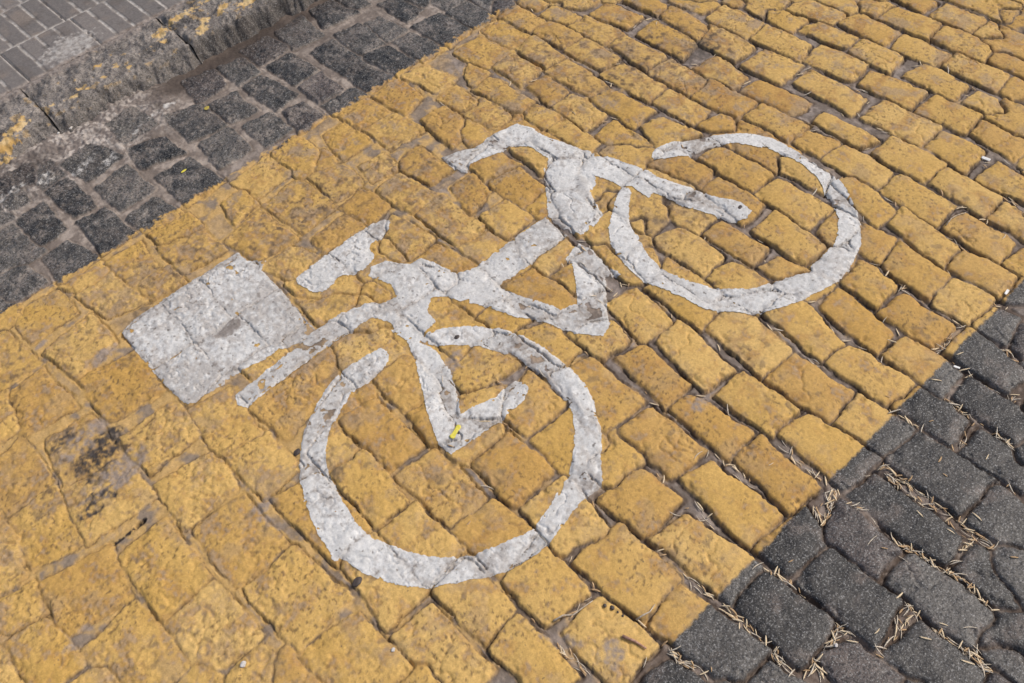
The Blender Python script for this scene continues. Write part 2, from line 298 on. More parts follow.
def ground_colour(X, Y, D, ID, dep, gut, wash, fillm):
    n_big = fbm(X, Y, 5, 3, 20); n_mid = fbm(X, Y, 24, 3, 21); n_fine = fbm(X, Y, 90, 3, 22)
    one = np.ones(X.shape + (3,))
    instone = sstep(-.0012, .003, D)
    # bare granite
    tone = s_tone[ID]
    g_right = mix(one * lin(45, 43, 41), one * lin(102, 98, 93), tone * .7 + .22 * n_mid + .15 * n_fine)
    g_left = mix(one * lin(44, 42, 40), one * lin(112, 106, 99), tone * .7 + .30 * n_mid + .22 * n_fine)
    gran = mix(g_right, g_left, gut)
    purple = (s_tone2[ID] > .82) * 1.0
    gran = gran * mix(one, one * np.array([1.12, .98, .98]), purple)
    dust = sstep(.0, .7, n_mid + .5 * n_fine + .35 * n_big) * gut
    gran = mix(gran, one * lin(132, 122, 113), dust * .6)
    ends = sstep(.25, .9, fbm(X, Y, 15, 3, 66) + .3 * (1 - sstep(0, .02, D))) * (1 - gut)
    gran = mix(gran, one * lin(116, 104, 96), ends * .5)
    # joint filling
    j_right = mix(one * lin(84, 70, 60), one * lin(130, 117, 107), sstep(-.4, .6, n_mid + .4 * n_fine))
    deepj = sstep(-.004, -.009, D + .002 * n_mid)
    j_right = mix(j_right, mix(one * lin(112, 101, 92), one * lin(146, 134, 125), sstep(-.5, .6, n_mid + .5 * n_fine)), deepj * sstep(LANE0 - .02, LANE0 + .05, Y) * .9)
    j_gut = mix(one * lin(116, 105, 96), one * lin(156, 144, 133), sstep(-.5, .6, n_mid + .5 * n_fine))
    joint = mix(j_right, j_gut, gut)
    joint = mix(joint, mix(one * lin(116, 107, 101), one * lin(178, 169, 160), sstep(-.3, .6, n_mid + n_fine)), wash * .9)
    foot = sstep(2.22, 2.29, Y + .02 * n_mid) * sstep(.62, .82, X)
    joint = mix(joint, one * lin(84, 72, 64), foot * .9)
    bare = mix(joint, gran, instone)
    silt = sstep(.05, .75, fbm(X, Y, 13, 4, 82) + .25 * n_fine) * gut
    bare = mix(bare, one * lin(112, 101, 92), silt * .42)
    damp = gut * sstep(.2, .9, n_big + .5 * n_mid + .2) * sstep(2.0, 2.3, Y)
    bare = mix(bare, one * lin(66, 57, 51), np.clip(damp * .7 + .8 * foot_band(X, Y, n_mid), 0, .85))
    # lane paint
    wob = .006 * fbm(X, Y, 16, 3, 23) + .0045 * n_fine + .003 * sstep(.002, -.003, D)
    lower = sstep(-.0022, .0022, Y - LANE0 + wob * .55)
    upper = sstep(-.003, .003, LANE1 - Y + wob * 2.2)
    lane = lower * upper
    left = 1 - dep
    hue = s_tone2[ID]
    yel = mix(one * lin(190, 153, 84), one * lin(206, 172, 109), tone * .6 + .3 * n_big)
    yel = mix(yel, one * lin(174, 134, 70), sstep(.45, 1, hue) * .6)
    yel = mix(yel, one * lin(168, 124, 64), sstep(.0, .9, n_mid + .2 * n_big + .15 * n_fine) * .5)
    far = sstep(1.4, 2.6, X + Y)
    yel = yel * (1 - .07 * far[..., None])
    dirty = np.clip(.42 + .55 * sstep(.9, 1.5, Y) * sstep(.15, .5, X) + .45 * sstep(2.2, 2.9, X + Y) + .12 * left, 0, 1.15)
    d1 = sstep(-.05, .75, n_mid * .8 + .5 * n_big + .35 * n_fine + .25 * (hue - .5))
    yel = mix(yel, one * lin(158, 119, 66), np.clip(d1 * dirty * .75, 0, 1))
    d2 = sstep(.10, .75, fbm(X, Y, 17, 4, 71) + .35 * fbm(X, Y, 130, 2, 72) + .3 * n_big)
    yel = mix(yel, one * lin(148, 128, 104), np.clip(d2 * dirty * .7, 0, 1))
    rim = (1 - sstep(.001, .009, D + .003 * n_mid)) * sstep(-.35, .4, n_mid + .4 * n_big)
    yel = mix(yel, one * lin(138, 108, 70), rim * .5)
    d3 = sstep(.35, .6, fbm(X, Y, 120, 2, 73)) * sstep(-.1, .6, fbm(X, Y, 8, 2, 74) + .2)
    yel = mix(yel, one * lin(88, 70, 48), d3 * .7)
    grit = fbm(X, Y, 48, 4, 83); soot = np.zeros(X.shape)
    for cx, cy, rx, ry, k in ((1.65, 1.46, .20, .12, .9), (1.80, 1.36, .10, .09, 1.0), (1.50, 1.64, .20, .10, .6), (.70, 1.63, .26, .10, .8), (.95, 1.62, .20, .10, .7), (.05, 1.40, .16, .09, 1.0), (.04, 1.70, .14, .08, .6), (1.34, 1.02, .12, .12, .6), (.42, 1.72, .16, .07, .8), (.95, 1.45, .18, .06, .6)):
        soot = np.maximum(soot, k * np.exp(-((X - cx) / rx) ** 2 - ((Y - cy) / ry) ** 2))
    yel = mix(yel, one * lin(136, 110, 78), np.clip(soot * (.42 + .9 * grit + .4 * n_mid), 0, .85))
    yel = mix(yel, one * lin(78, 64, 50), np.clip(soot * sstep(.25, .7, grit + .3 * n_fine), 0, .8))
    worn = sstep(.22, .80, n_mid * .7 + .55 * n_fine + .45 * n_big * left + .14 * left - .12)
    yel = mix(yel, one * lin(158, 136, 108), worn * .75)
    pits = sstep(.30, .75, fbm(X, Y, 85, 2, 7)) * sstep(.0, .6, fbm(X, Y, 9, 2, 64) + .25 * left)
    yel = mix(yel, one * lin(134, 106, 66), pits * .62)
    blot = sstep(.55, .85, fbm(X, Y, 42, 3, 65) + .3 * n_big)
    yel = mix(yel, one * lin(116, 98, 74), blot * .55)
    jyel = mix(one * lin(138, 122, 104), one * lin(192, 155, 90), sstep(-.25, .45, n_mid + .45 * n_big + .65 * left - .12 + .25 * n_fine))
    wide = sstep(-.0035, -.0075, D + .002 * n_mid)
    jcov = np.clip(.10 + 1.6 * left + .5 * (fillm - .4) + .35 * n_mid - .9 * wide * sstep(-.2, .3, n_big + .5 * n_mid + .1), 0, 1)
    # paint runs down the stone flanks, and covers the joints only where they are flush
    cover = np.clip(sstep(-.002, .0022, D + .0012 * n_fine) + jcov * .8, 0, 1)
    painted = mix(jyel, yel, sstep(-.003, .003, D))
    col = mix(bare, painted, lane * cover)
    # dark brown hairline coloured along the sett edges, broken up by noise
    hair = np.exp(-((D + .0012 + .0012 * fbm(X, Y, 35, 2, 79)) / .0013) ** 2) * sstep(-.35, .25, fbm(X, Y, 13, 3, 80) + .1)
    col = mix(col, one * lin(70, 56, 44), hair * (.78 - .05 * dep) * (1 - .5 * gut))
    # black grime on a few setts of the lower left, and a bare cement patch or two
    for cx, cy, rx, ry, a in ((.060, 1.405, .050, .024, 1), (.000, 1.302, .034, .017, 1), (.023, 1.476, .026, .014, .9), (.095, 1.425, .022, .012, .9), (.036, 1.355, .036, .016, .75), (1.778, 1.358, .035, .03, .6), (.30, 1.66, .03, .012, .5), (.62, 1.36, .03, .014, .4), (.21, 1.56, .018, .01, .5), (1.35, 1.52, .03, .012, .5), (1.02, 1.55, .016, .010, .5), (.36, 1.03, .012, .010, .6)):
        m = 1 - sstep(.75, 1.25, blob(X, Y, cx, cy, rx * 1.15, ry * 1.2, .25, cx * 7))
        col = mix(col, one * lin(62, 56, 52), m * a * np.clip(.72 + 1.1 * fbm(X, Y, 75, 3, 77) + .5 * n_fine, 0, 1))
    for cx, cy, rx, ry, r in ((.06, 1.33, .08, .035, .2), (.05, 1.45, .07, .025, .2), (-.152, 1.086, .030, .014, .2), (.087, 1.128, .008, .008, .2), (.215, 1.073, .016, .022, 1.5), (.205, 1.030, .030, .012, 1.9), (.185, 1.61, .035, .012, .2), (.103, 1.74, .016, .008, .3), (.457, .432, .026, .024, .5), (.418, .506, .014, .035, .5), (.65, 1.061, .06, .022, .3), (.93, .644, .02, .014, .2)):
        m = 1 - sstep(.6, 1.2, blob(X, Y, cx, cy, rx, ry, r, cx * 5 + 2))
        col = mix(col, one * lin(141, 128, 118), m * np.clip(.62 + .7 * n_mid + .7 * n_fine, 0, .9))
    # white splashes of old paint on the gutter setts
    for cx, cy, rx, ry, r in ((.601, 2.196, .014, .008, .2), (.618, 2.205, .018, .007, .2), (.445, 2.185, .045, .014, .35), (.503, 2.159, .035, .012, .3), (.36, 2.211, .03, .022, .2), (.272, 2.229, .045, .016, .2), (.70, 2.225, .05, .012, .1)):
        m = 1 - sstep(.7, 1.0, blob(X, Y, cx, cy, rx, ry, r, cx * 9))
        col = mix(col, one * lin(190, 186, 180), m * np.clip(.35 + 1.1 * fbm(X, Y, 65, 3, 78), 0, .9))
    for cx, cy, rx, ry in ((.036, 1.2055, .017, .0055), (.008, 1.203, .007, .004), (-.012, 1.202, .014, .0035)):
        u = np.hypot((X - cx) / rx, (Y - cy) / ry) + .35 * fbm(X, Y, 110, 2, 81)
        col = mix(col, one * lin(44, 37, 33), 1 - sstep(.8, 1.05, u))
    granite = (1 - lane * cover) * instone
    return np.clip(col, .004, .9), np.clip(granite, 0, 1)


# ---------------------------------------------------------------- object helpers
def tag(o, label=None, cat=None, group=None, kind=None):
    if label: o['label'] = label
    if cat: o['category'] = cat
    if group: o['group'] = group
    if kind: o['kind'] = kind
    return o


def mesh_from(name, co, faces, mat, colour=None, parent=None, smooth=True):
    """co (n,3); faces (m,3 or 4) int arrays"""
    me = bpy.data.meshes.new(name)
    n, m, k = len(co), len(faces), faces.shape[1]
    me.vertices.add(n); me.vertices.foreach_set('co', np.asarray(co, np.float32).ravel())
    me.loops.add(m * k); me.loops.foreach_set('vertex_index', np.asarray(faces, np.int32).ravel())
    me.polygons.add(m); me.polygons.foreach_set('loop_start', np.arange(0, m * k, k, dtype=np.int32))
    try: me.polygons.foreach_set('loop_total', np.full(m, k, np.int32))
    except Exception: pass
    if smooth: me.polygons.foreach_set('use_smooth', np.ones(m, bool))
    me.update(calc_edges=True)
    if colour is not None:
        a = me.color_attributes.new('Col', 'FLOAT_COLOR', 'POINT')
        a.data.foreach_set('color', np.asarray(colour, np.float32).ravel())
    me.materials.append(mat)
    o = bpy.data.objects.new(name, me); C.objects.link(o)
    if parent: o.parent = parent
    return o


def grid_mesh(name, X, Y, Z, keep, mat, col=None, alpha=None, parent=None):
    """keep: (nx-1, ny-1) mask of cells"""
    nx, ny = X.shape
    idx = np.arange(nx * ny).reshape(nx, ny)
    f = np.stack([idx[:-1, :-1], idx[1:, :-1], idx[1:, 1:], idx[:-1, 1:]], -1)[keep]
    used = np.unique(f); remap = np.full(nx * ny, -1, np.int64); remap[used] = np.arange(len(used))
    co = np.stack([X.ravel()[used], Y.ravel()[used], Z.ravel()[used]], -1)
    c = None
    if col is not None:
        c = np.concatenate([col.reshape(-1, 3)[used], (alpha.ravel()[used] if alpha is not None else np.zeros(len(used)))[:, None]], 1)
    return mesh_from(name, co, remap[f], mat, c, parent)


# ---------------------------------------------------------------- materials
def nodes_for(name):
    m = bpy.data.materials.new(name); m.use_nodes = True
    nt = m.node_tree; nt.nodes.clear()
    out = nt.nodes.new('ShaderNodeOutputMaterial'); b = nt.nodes.new('ShaderNodeBsdfPrincipled')
    nt.links.new(b.outputs[0], out.inputs[0])
    return m, nt, b


def N(nt, t, **kw):
    n = nt.nodes.new(t)
    for k, v in kw.items(): setattr(n, k, v)
    return n


def noise(nt, vec, scale, detail=3, rough=.6):
    n = N(nt, 'ShaderNodeTexNoise'); n.inputs['Scale'].default_value = scale
    n.inputs['Detail'].default_value = detail; n.inputs['Roughness'].default_value = rough
    nt.links.new(vec, n.inputs['Vector']); return n.outputs['Fac']


def ramp(nt, src, a, b, va=0.0, vb=1.0):
    r = N(nt, 'ShaderNodeMapRange'); r.interpolation_type = 'SMOOTHSTEP'
    for i, v in zip((1, 2, 3, 4), (a, b, va, vb)): r.inputs[i].default_value = v
    nt.links.new(src, r.inputs[0]); return r.outputs[0]


def math_(nt, op, a, b):
    n = N(nt, 'ShaderNodeMath', operation=op)
    for i, v in enumerate((a, b)):
        if isinstance(v, (int, float)): n.inputs[i].default_value = v
        else: nt.links.new(v, n.inputs[i])
    return n.outputs[0]


def mixc(nt, fac, a, b, mode='MIX'):
    n = N(nt, 'ShaderNodeMix', data_type='RGBA', blend_type=mode)
    for i, v in ((0, fac), (6, a), (7, b)):
        if isinstance(v, (int, float)): n.inputs[i].default_value = v
        elif isinstance(v, tuple): n.inputs[i].default_value = v
        else: nt.links.new(v, n.inputs[i])
    return n.outputs[2]


def weathered(name, speck=1.0, bump=.0012, r_paint=.72, r_stone=.5, spots=1.0):
    m, nt, b = nodes_for(name)
    tc = N(nt, 'ShaderNodeTexCoord').outputs['Object']
    at = N(nt, 'ShaderNodeAttribute', attribute_name='Col')
    al = at.outputs['Alpha']
    f1 = noise(nt, tc, 420, 3); f2 = noise(nt, tc, 150, 4); f3 = noise(nt, tc, 330, 6, .72)
    c = mixc(nt, 1.0, at.outputs['Color'], ramp_col(nt, ramp(nt, f2, .25, .75, .86, 1.12)), 'MULTIPLY')
    c = mixc(nt, 1.0, c, ramp_col(nt, ramp(nt, f1, .3, .7, .93, 1.06)), 'MULTIPLY')
    # mineral grains of the granite
    gs = math_(nt, 'MULTIPLY', ramp(nt, f3, .51, .66), math_(nt, 'MULTIPLY', al, .80 * speck))
    c = mixc(nt, gs, c, (.36, .355, .345, 1))
    gd = math_(nt, 'MULTIPLY', ramp(nt, noise(nt, tc, 230, 5, .72), .49, .60), math_(nt, 'MULTIPLY', al, .80 * speck))
    c = mixc(nt, gd, c, (.012, .012, .013, 1))
    # pin-holes and specks of dirt
    sp = math_(nt, 'MULTIPLY', ramp(nt, noise(nt, tc, 170, 2, .5), .70, .75), .6 * spots)
    c = mixc(nt, sp, c, (.09, .075, .055, 1))
    nt.links.new(c, b.inputs['Base Color'])
    r = N(nt, 'ShaderNodeMapRange'); r.inputs[3].default_value = r_paint; r.inputs[4].default_value = r_stone
    nt.links.new(al, r.inputs[0]); nt.links.new(r.outputs[0], b.inputs['Roughness'])
    b.inputs['Specular IOR Level'].default_value = .35
    hgt = math_(nt, 'ADD', math_(nt, 'MULTIPLY', f2, 1.0), math_(nt, 'MULTIPLY', f1, .28))
    bp = N(nt, 'ShaderNodeBump'); bp.inputs['Strength'].default_value = 1.0; bp.inputs['Distance'].default_value = bump
    nt.links.new(hgt, bp.inputs['Height']); nt.links.new(bp.outputs[0], b.inputs['Normal'])
    return m


def ramp_col(nt, v):
    n = N(nt, 'ShaderNodeCombineColor')
    for i in range(3): nt.links.new(v, n.inputs[i])
    return n.outputs[0]


def plain(name, rgb, rgb2=None, scale=300, rough=.7, sub=0):
    m, nt, b = nodes_for(name)
    tc = N(nt, 'ShaderNodeTexCoord').outputs['Object']
    c = mixc(nt, ramp(nt, noise(nt, tc, scale, 3), .35, .65), tuple(rgb) + (1,), tuple(rgb2 if rgb2 is not None else rgb) + (1,))
    nt.links.new(c, b.inputs['Base Color']); b.inputs['Roughness'].default_value = rough
    return m


M_SETT = weathered('sett_paving')
M_WHITE = weathered('white_road_paint', speck=0, bump=.0009, r_paint=.62, r_stone=.62, spots=1.3)
M_KERB = weathered('kerb_granite', speck=.8, bump=.0025, r_stone=.6)
M_TILE = weathered('pavement_tile', speck=.25, bump=.0008, r_paint=.8, r_stone=.8, spots=.7)

# ---------------------------------------------------------------- road surfaces (the setting)
HF = .0025
BX0, BY0 = -.60, -.40
NX, NY = 1341, 1113                      # multiples of five cells, plus one
X, Y, H, D, ID, dep, gut, wash, fillm = build_fields(BX0, BY0, NX, NY, HF)
# the black hollow beside a sett at the lower left
for cx, cy, rx, ry in ((.034, 1.205, .019, .0055),):
    m = 1 - sstep(.5, 1.1, blob(X, Y, cx, cy, rx, ry, .0, 4.4))
    H = H - .012 * m
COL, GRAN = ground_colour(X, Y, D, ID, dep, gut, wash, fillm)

cxm = (X[:-1, :-1] + HF / 2); cym = (Y[:-1, :-1] + HF / 2)
blk = lambda A: A.reshape((NX - 1) // 5, 5, -1)
bx = BX0 + (np.arange((NX - 1) // 5) + .5) * HF * 5
by = BY0 + (np.arange((NY - 1) // 5) + .5) * HF * 5 if (NY - 1) % 5 == 0 else None
nby = (NY - 1) // 5
NYu = nby * 5
by = BY0 + (np.arange(nby) + .5) * HF * 5
BX, BY = np.meshgrid(bx, by, indexing='ij')
near = poly_sdf(BX, BY, VIEW) > -.13
KEEP = np.zeros((NX - 1, NY - 1), bool)
KEEP[:, :NYu] = np.repeat(np.repeat(near, 5, 0), 5, 1)
ycell = Y[0, :-1] + HF / 2
R_SIDE = (ycell < LANE0)[None, :]; R_LANE = ((ycell >= LANE0) & (ycell < LANE1))[None, :]; R_GUT = (ycell >= LANE1)[None, :]
for nm, rr in (('roadway', R_SIDE), ('cycle_lane', R_LANE), ('gutter_strip', R_GUT)):
    tag(grid_mesh(nm, X, Y, H, KEEP & rr, M_SETT, COL, GRAN), kind='structure')

# the same paving farther out, coarser
HC = HF * 5
ex = 128; ey = 96
CX0, CY0 = BX0 - ex * HC, BY0 - ey * HC
CNX, CNY = (NX - 1) // 5 + 2 * ex + 1, nby + ey + 1
fX, fY, fH, fD, fID, fdep, fgut, fwash, ffill = build_fields(CX0, CY0, CNX, CNY, HC)
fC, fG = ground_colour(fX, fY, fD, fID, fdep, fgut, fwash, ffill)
ck = np.ones((CNX - 1, CNY - 1), bool)
ck[ex:ex + near.shape[0], ey:ey + near.shape[1]] &= ~near
tag(grid_mesh('road_surface', fX, fY, fH, ck, M_SETT, fC, fG), kind='structure')

gm = plain('far_ground', (.06, .056, .052), (.10, .095, .088), 6, .9)
tag(mesh_from('ground', np.array([(-300, -300, -.05), (300, -300, -.05), (300, 300, -.05), (-300, 300, -.05)], float), np.array([[0, 1, 2, 3]]), gm), kind='structure')

# ---------------------------------------------------------------- pavement of ribbed tiles behind the kerb
PZ = .050


def pavement_fields(X, Y):
    wx = X + .0012 * fbm(X, Y, 30, 2, 40); wy = Y + .0012 * fbm(X, Y, 30, 2, 41)
    row = np.floor((wy - KERB1) / .183); v = (wy - KERB1) - row * .183
    pitch = .0530
    off = np.where(row % 2 == 0, .0, .013)
    u = (wx - .7085 + off) / pitch; ui = np.floor(u); u = (u - ui) * pitch
    d = np.minimum(np.minimum(u, pitch - u) - .0042, np.minimum(v, .183 - v) - .0036)
    slab = np.floor((ui) / 4)
    edge = np.minimum(u, pitch - u) + np.where((ui % 4 == 0) & (u < pitch / 2), 0, 1)
    hsh = _perm[(ui.astype(int) * 13 + row.astype(int) * 57) & 4095] / 4096.0
    hs2 = _perm[(slab.astype(int) * 7 + row.astype(int) * 91) & 4095] / 4096.0
    Z = PZ + .0022 * sstep(-.001, .0015, d) + .0003 * fbm(X, Y, 60, 3, 42) + .0018 * (hs2 - .5)
    crack = sstep(.0035, .001, np.abs(edge) ) * (hs2 > .35)
    Z = Z - .004 * crack
    nf = fbm(X, Y, 70, 3, 43); nm = fbm(X, Y, 12, 3, 44)
    one = np.ones(X.shape + (3,))
    bar = mix(one * lin(104, 99, 96), one * lin(128, 121, 116), np.clip(hsh * .7 + .3 * nf, 0, 1))
    bar = mix(bar, one * lin(122, 112, 104), sstep(.1, .8, nm))
    gr = mix(one * lin(140, 133, 127), one * lin(182, 177, 170), np.clip(.45 + .55 * nf + .5 * (hs2 - .5), 0, 1))
    gr = mix(gr, one * lin(92, 84, 78), crack)
    gr = mix(gr, one * lin(100, 91, 84), sstep(.0, .7, fbm(X, Y, 20, 3, 47)) * .8)
    col = mix(gr, bar, sstep(-.0012, .0012, d + .0008 * nf))
    col = mix(col, one * lin(96, 88, 82), sstep(.15, .9, fbm(X, Y, 18, 4, 48)) * .6)
    for cx, cy, r in ((.60, 2.645, .010), (.905, 2.56, .006), (.33, 2.72, .012)):
        col = mix(col, one * lin(70, 66, 64), (1 - sstep(.6, 1.2, blob(X, Y, cx, cy, r, r, 0, cx))) * .7)
    # a mend of rough cement where tiles broke away
    mend = 1 - sstep(.75, 1.0, blob(X, Y, .640, 2.588, .085, .062, .2, 3.1))
    Z = Z * (1 - mend) + mend * (PZ + .003 + .0016 * fbm(X, Y, 40, 4, 45))
    col = mix(col, mix(one * lin(128, 122, 117), one * lin(176, 171, 165), np.clip(.5 + .7 * nf + .3 * nm, 0, 1)), mend)
    # cement bedding along the kerb, a little ragged
    bed = 1 - sstep(.004, .012, Y - KERB1 + .005 * fbm(X, Y, 25, 3, 46))
    Z = Z - .002 * bed + .001 * bed * nf
    col = mix(col, mix(one * lin(112, 101, 93), one * lin(146, 136, 128), np.clip(.5 + nf, 0, 1)), bed)
    return Z, col


pX, pY = np.meshgrid(-.1 + np.arange(560) * .0025, KERB1 + np.arange(261) * .0025, indexing='ij')
pZ, pC = pavement_fields(pX, pY)
tag(grid_mesh('pavement', pX, pY, pZ, np.ones((559, 260), bool), M_TILE, pC, np.full(pX.shape, .5)), kind='structure')
for nm, (xa, xb, ya, yb) in (('pavement_beyond', (-2.2, 5.0, KERB1 + .65, 7.0)), ('pavement_side', (-2.2, -.1, KERB1, KERB1 + .65)), ('pavement_ahead', (1.2975, 5.0, KERB1, KERB1 + .65))):
    nx, ny = int((xb - xa) / .0125) + 1, int((yb - ya) / .0125) + 1
    a, b = np.meshgrid(np.linspace(xa, xb, nx), np.linspace(ya, yb, ny), indexing='ij')
    z, c = pavement_fields(a, b)
    tag(grid_mesh(nm, a, b, z, np.ones((nx - 1, ny - 1), bool), M_TILE, c, np.full(a.shape, .5)), kind='structure')


# ---------------------------------------------------------------- kerbstones
def kerbstone(xa, xb, label, slump, seed, paint):
    step = .0028
    xs = np.arange(xa, xb, step) if xb - xa < 1.6 else np.concatenate([np.arange(max(xa, -.05), min(xb, 1.6), step), np.arange(max(xb, 1.6) if xb > 2 else xa, xb if xb > 2 else -.05, .02)])
    xs = np.sort(np.unique(np.round(xs, 5)))
    ys = np.arange(KERB0 - .02, KERB1 + .004, .0024)
    A, B = np.meshgrid(xs, ys, indexing='ij')
    w = .012 * fbm(A, B, 7, 2, seed) + .009 * fbm(A, B, 28, 3, seed + 1)
    yy = B - KERB0 + w
    rise = sstep(-.012, .030 + .034 * slump, yy)
    z = -.022 + (.074 - .010 * slump) * rise + .006 * sstep(.03, .14, yy)
    z = z + (.0058 * fbm(A, B, 22, 3, seed + 2) + .0034 * fbm(A, B, 75, 3, seed + 3)) * (.4 + .6 * rise)
    chip = sstep(.35, .75, fbm(A, B, 11, 2, seed + 4)) * np.exp(-((yy - .045) / .03) ** 2)
    z = z - .016 * chip
    e = np.minimum(A - xa, xb - A) + .006 * fbm(A, B, 26, 2, seed + 5)
    z = z - .007 * (1 - sstep(-.002, .012, e)) * (.5 + .9 * np.clip(fbm(A, B, 18, 2, 75) + .5, 0, 1)) * (.4 + .6 * rise)
    back = sstep(-.016, .0, B - KERB1 + .004 * fbm(A, B, 30, 2, seed + 6))
    z = z * (1 - back) + back * (PZ - .001)
    z = np.maximum(z, -.04)
    Bz = B + 1.3 * z
    nm = fbm(A, Bz, 26, 3, seed + 7); nf = fbm(A, Bz, 95, 3, seed + 8); nb = fbm(A, B, 8, 3, seed + 9)
    one = np.ones(A.shape + (3,))
    col = mix(one * lin(100, 93, 87), one * lin(150, 141, 132), np.clip(.5 + .5 * nm + .3 * nf + .25 * (slump - .4), 0, 1))
    grime = (1 - sstep(.012, .062, yy)) * (1 - .55 * slump)
    col = mix(col, one * lin(60, 54, 50), np.clip(grime * .7 + .4 * grime * nm, 0, 1))
    col = mix(col, one * lin(150, 142, 134), sstep(.3, .9, nb + .6 * nf) * .55 * sstep(.05, .12, yy))
    dk = sstep(.0, .7, fbm(A, Bz, 15, 4, seed + 10) + .25 * nf)
    col = mix(col, one * lin(62, 57, 54), dk * .65)
    fleck = sstep(.62, .8, fbm(A, Bz, 34, 3, seed + 11) + .35 * fbm(A, Bz, 6, 2, seed + 12)) * sstep(.015, .05, yy)
    col = mix(col, one * lin(178, 148, 98), fleck * .65)
    bed = sstep(-.035, -.012, B - KERB1 + .014 * nm)
    col = mix(col, mix(one * lin(116, 106, 98), one * lin(146, 136, 128), np.clip(.5 + nf, 0, 1)), bed)
    gr = np.ones(A.shape) * (1 - bed * .8)
    for cx, cy, rx, ry, r in paint:
        m = 1 - sstep(.72, 1.0, blob(A, B, cx, cy, rx, ry, r, cx * 6 + 1) + .45 * nf)
        col = mix(col, mix(one * lin(188, 150, 82), one * lin(204, 178, 130), np.clip(.4 + .8 * nm, 0, 1)), m * .85); gr = gr * (1 - m)
    o = grid_mesh('kerbstone', A, B, z, np.ones((len(xs) - 1, len(ys) - 1), bool), M_KERB, np.clip(col, .004, .9), gr)
    return tag(o, label, 'kerbstone', 'kerbstones between gutter and pavement')


kerbstone(.876, 4.9, 'tallest kerbstone, dark stained face with yellow paint flaking along its top edge', .1, 3.3,
          [(.925, 2.47, .055, .016, .1), (.929, 2.375, .020, .016, .5), (.955, 2.40, .02, .012, .6), (1.018, 2.41, .026, .016, .3), (1.091, 2.39, .04, .016, .1), (1.16, 2.40, .05, .016, .1), (1.04, 2.48, .05, .012, 0), (1.3, 2.40, .09, .02, .1), (1.5, 2.4, .08, .02, 0)])
kerbstone(.4665, .8755, 'middle kerbstone, chipped grey granite with a few scattered yellow paint spots', .6, 8.1,
          [(.845, 2.452, .030, .018, .4), (.829, 2.42, .012, .014, 0), (.653, 2.455, .013, .009, .3), (.642, 2.403, .009, .008, 0), (.686, 2.417, .012, .010, 0), (.711, 2.392, .010, .006, .2), (.578, 2.408, .017, .008, .2), (.547, 2.388, .015, .006, .1), (.493, 2.406, .011, .006, .2), (.59, 2.395, .008, .005, .1)])
kerbstone(-2.2, .466, 'lowest worn kerbstone beside the rubble, with a bright yellow paint patch near its end', .9, 14.2,
          [(.383, 2.391, .036, .013, .15), (.337, 2.368, .04, .016, .1), (.31, 2.34, .03, .012, 0), (.41, 2.41, .012, .008, .3), (.30, 2.40, .03, .012, 0)])

# ---------------------------------------------------------------- the white bicycle symbol, painted on the lane


def bilin(F, x, y):
    u = np.clip((x - BX0) / HF, 0, NX - 1.001); v = np.clip((y - BY0) / HF, 0, NY - 1.001)
    i = u.astype(int); j = v.astype(int); fu = u - i; fv = v - j
    return (F[i, j] * (1 - fu) + F[i + 1, j] * fu) * (1 - fv) + (F[i, j + 1] * (1 - fu) + F[i + 1, j + 1] * fu) * fv


def chaikin(P):
    Q = np.roll(P, -1, 0)
    return np.stack([P * .75 + Q * .25, P * .25 + Q * .75], 1).reshape(-1, 2)


